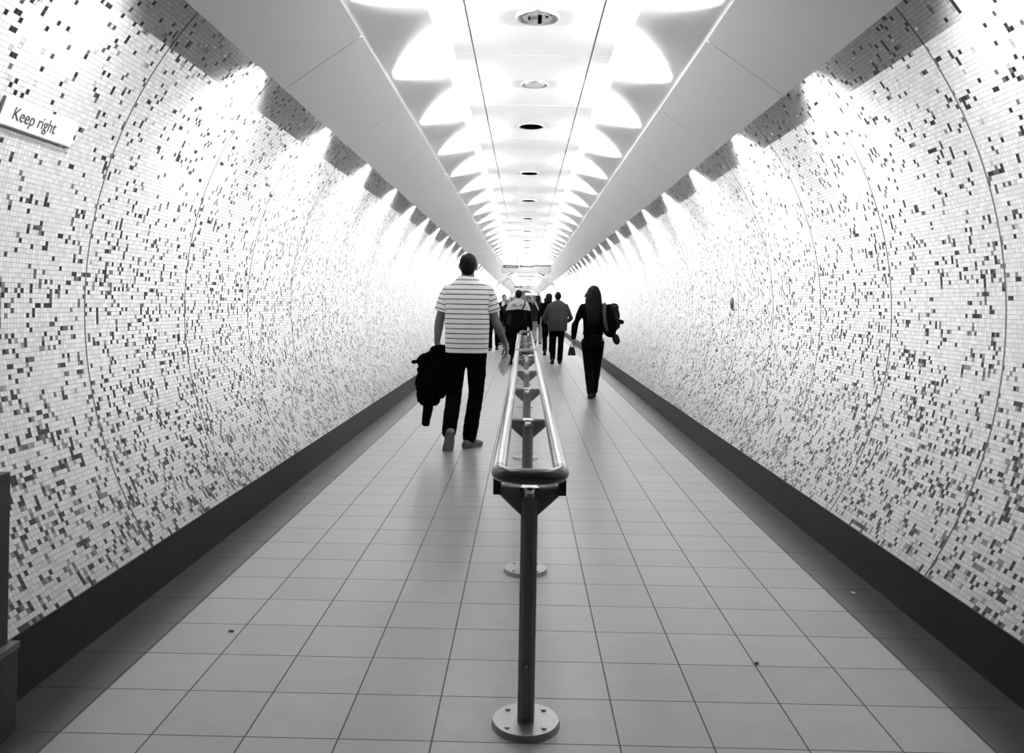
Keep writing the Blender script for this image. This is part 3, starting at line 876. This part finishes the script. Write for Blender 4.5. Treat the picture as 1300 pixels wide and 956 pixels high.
# --- 3: man in grey sweater
person('stocky man from behind in a grey sweater, between rail and long haired woman', (.755, 19.3, 0), H=1.71, width=1.22, belly=.05, top=GREY, top_name='sweater', hem=.80, voxel=.011, sh=.158, hairstyle='crop',
    legs=BLACK, pose=dict(ballL=(-.12, -.10, 0), pitchL=.5, ballR=(.07, .12, 0), kneeR=(.09, .08, .49)), arms=dict(elbowL=(-.33, 0, 1.12), wristL=(-.27, .22, 1.0), elbowR=(.33, .02, 1.11), wristR=(.26, .25, 1.03), dirL=(.6, .8, 0), dirR=(-.6, .8, 0)))
# --- 4: man in two-tone jersey
jm, S = person('man from behind in a dark jersey with white shoulders, just beyond the rails', (-.175, 18.9, 0), H=1.74, voxel=.011, top=JERSEY, top_name='jersey', legs=BLACK, hairstyle='short', hem=.86,
    arms=dict(elbowL=(-.30, -.02, 1.12), wristL=(-.33, .10, .90)), pose=dict(ballL=(-.16, -.12, 0), kneeL=(-.12, .06, .47), ballR=(.05, .25, 0)))
bm = bmesh.new(); strap('cross_strap', [((-.17, -.11, .88), (-.3, -1, 0)), ((-.10, -.138, 1.0), (0, -1, 0)), ((0, -.145, 1.13), (0, -1, 0)), ((.09, -.152, 1.27), (0, -1, .1)), ((.14, -.135, 1.38), (.1, -1, .4)), ((.15, -.08, 1.45), (0, -.5, 1))], .03, .008, BLACK, jm); bm.free()
cu = bpy.data.curves.new('txt', 'FONT'); cu.body = 'ALL AL'; cu.size = .085; cu.extrude = .004; cu.align_x = 'CENTER'
to = bpy.data.objects.new('txt', cu); COL.objects.link(to)
dg = bpy.context.evaluated_depsgraph_get(); me = bpy.data.meshes.new_from_object(to.evaluated_get(dg)); bpy.data.objects.remove(to)
for v in me.vertices: v.co = V((v.co.x * 1.0 - .01, -.146 + (v.co.z) - .0 + max(0, (v.co.y)) * .25, 1.345 + v.co.y - abs(v.co.x) * .06))
link(me, 'jersey_lettering', BLACK, jm, False)

# --- 5: woman with pale shoulder bag
wb, S = person('woman with bobbed dark hair and dark coat, right of the rail, in the distance', (.43, 28.5, 0), H=1.72, voxel=.013, top=CHAR, top_name='coat', legs=LIGHTG, hairstyle='bob', hem=.82, width=1.15, head_pitch=.3,
    pose=dict(ballL=(-.08, -.1, 0), pitchL=.4), arms=dict(elbowL=(-.30, .0, 1.12)))
sb = thing('shoulder_bag', 'pale shoulder bag on a long strap, on the bob haired woman', 'bag', (.56, 28.22, 0))
bm = bmesh.new(); loft(bm, [ering((.0, -.03, z), a, b_, 22, 2.8) for z, a, b_ in ((.66, .09, .04), (.69, .14, .07), (.78, .155, .08), (.90, .14, .07), (.97, .11, .05), (.99, .08, .03))]); fused('bag_body', bm, LIGHTG, sb, .012, fold=.008)
strap('bag_strap', [((.0, -.02, .97), (0, -1, 0)), ((-.07, .01, 1.12), (0, -1, 0)), ((-.14, .01, 1.28), (0, -1, 0)), ((-.20, .03, 1.40), (0, -1, .4)), ((-.22, .10, 1.47), (0, -.4, 1))], .045, .012, LIGHTG, sb)
# --- 6: dark coated person behind grey sweater man
person('person in a black coat partly hidden behind the grey sweater man', (.635, 22.6, 0), H=1.72, voxel=.013, top=BLACK, top_name='coat', hairstyle='bob', hem=.80, width=1.1, legs=BLACK)
# --- 7: people coming towards the camera on the left
person('man facing us in an open dark suit and white shirt, far left of the rail', (-.74, 28.0, 0), H=1.73, rz=PI, voxel=.013, top=CHAR, top_name='suit_jacket', skin=SKIN, hairstyle='short', hem=.80, face=True)
sh_o = bpy.data.objects[[o.name for o in bpy.data.objects if o.get('label', '').startswith('man facing us in an open')][0]]
bm = bmesh.new(); loft(bm, [[V((x * a, y, z)) for x, y in ((-1, .10), (1, .10), (1, .148), (-1, .148))] for a, z in ((.03, 1.0), (.06, 1.2), (.085, 1.40), (.07, 1.50))]); obj('shirt_front', bm, WHITE, sh_o)
person('fair haired woman in a dark open coat facing us, shortest of the left group', (-.60, 26.5, 0), H=1.58, rz=PI, voxel=.013, top=CHAR, top_name='coat', skin=SKIN_L, hair=HAIR_L, hairstyle='bob', hem=.78, face=True)
pn, S = person('person in dark coat with white scarf beside the left wall, just past striped sleeve', (-.95, 24.5, 0), H=1.68, rz=PI, voxel=.013, top=BLACK, top_name='coat', hairstyle='short', hem=.75, skin=SKIN, face=True)
strap('scarf', [((-.09, .135, 1.46), (0, 1, 0)), ((-.13, .15, 1.30), (0, 1, 0)), ((-.13, .155, 1.1), (0, 1, 0)), ((-.12, .155, .92), (0, 1, 0))], .07, .02, WHITE, pn)
person('grey haired person facing us, far behind the jersey man', (-.56, 33.0, 0), H=1.70, rz=PI, voxel=.015, top=GREY, top_name='jacket', hair=HAIR_G, hairstyle='short', hem=.82, face=True)
person('person in black facing us just right of the jersey man, far away', (.12, 31.5, 0), H=1.70, rz=PI, voxel=.015, top=BLACK, top_name='coat', hairstyle='short', hem=.78, face=True, skin=SKIN)
person('small distant person in black between bob haired woman and black coated person', (.86, 35.0, 0), H=1.70, voxel=.015, top=BLACK, top_name='coat', hairstyle='short', hem=.8)
person('distant person in charcoal walking away, beyond the grey haired person', (-.25, 42.0, 0), H=1.72, voxel=.016, top=CHAR, top_name='jacket', hairstyle='short')
person('farthest person in dark clothes walking away on the right side', (.7, 50.0, 0), H=1.75, voxel=.016, top=BLACK, top_name='jacket', hairstyle='short')

# ---------------------------------------------------------------- light: lamps hidden above the soffit panels
def point(name, loc, W, r=.03, spot=None, direction=None):
    l = bpy.data.lights.new(name, 'SPOT' if spot else 'POINT'); l.energy = W; l.shadow_soft_size = r
    o = bpy.data.objects.new(name, l); COL.objects.link(o); o.location = loc
    if spot:
        l.spot_size = math.radians(spot); l.spot_blend = .85
        o.rotation_euler = V(direction).to_track_quat('-Z', 'Y').to_euler()
    return o
E_OUT, E_IN = 150.0, 185.0
ylist = [(4.74 + 1.66 * k, min(2.2, .80 + .06 * k) if k >= 0 else .5) for k in range(-1, 27)]
yy = ylist[-1][0]
while yy < 92:
    yy += 4.98; ylist.append((yy, 6.0))
for y, f in ylist:
    for s in (-1, 1):
        point('wall_lamp', (s * 1.43, y, 2.765), E_OUT * f, .03, 140, (s * .26, .0, -1))
for y, f in ylist:
    f = max(f, 1.2) if y > 4 else .8
    for s in (-1, 1):
        point('vault_lamp', (s * 1.085, y - .03, 3.0), E_IN * f, .04, 146, (-s, 0, .20))
# lamps inside the far portal
point('portal_lamp', (0, Y1 - 3.2, 2.6), 60, .1)

w = bpy.data.worlds.new('World'); sc.world = w; w.use_nodes = True
w.node_tree.nodes['Background'].inputs[0].default_value = (0, 0, 0, 1)

# ---------------------------------------------------------------- camera
cam = bpy.data.cameras.new('Camera'); co = bpy.data.objects.new('Camera', cam); COL.objects.link(co)
cam.sensor_width = 36; cam.lens = 36 * 1035 / 1300
cam.shift_x = -4 / 1300; cam.shift_y = -92 / 1300
cam.clip_start = .05; cam.clip_end = 300
co.matrix_world = Matrix.Translation((-.026, 0, 1.4)) @ Matrix.Rotation(.012, 4, 'Z') @ Matrix.Rotation(PI / 2, 4, 'X') @ Matrix.Rotation(.017, 4, 'Z')
sc.camera = co
sc.view_settings.view_transform = 'Standard'; sc.view_settings.look = 'None'
sc.view_settings.exposure = 1.0; sc.view_settings.gamma = 1.0
sc.view_settings.use_curve_mapping = False
sc.cycles.use_denoising = True
sc.cycles.max_bounces = 10; sc.cycles.diffuse_bounces = 6; sc.cycles.glossy_bounces = 5
sc.cycles.use_light_tree = True
sc.cycles.sample_clamp_indirect = 8
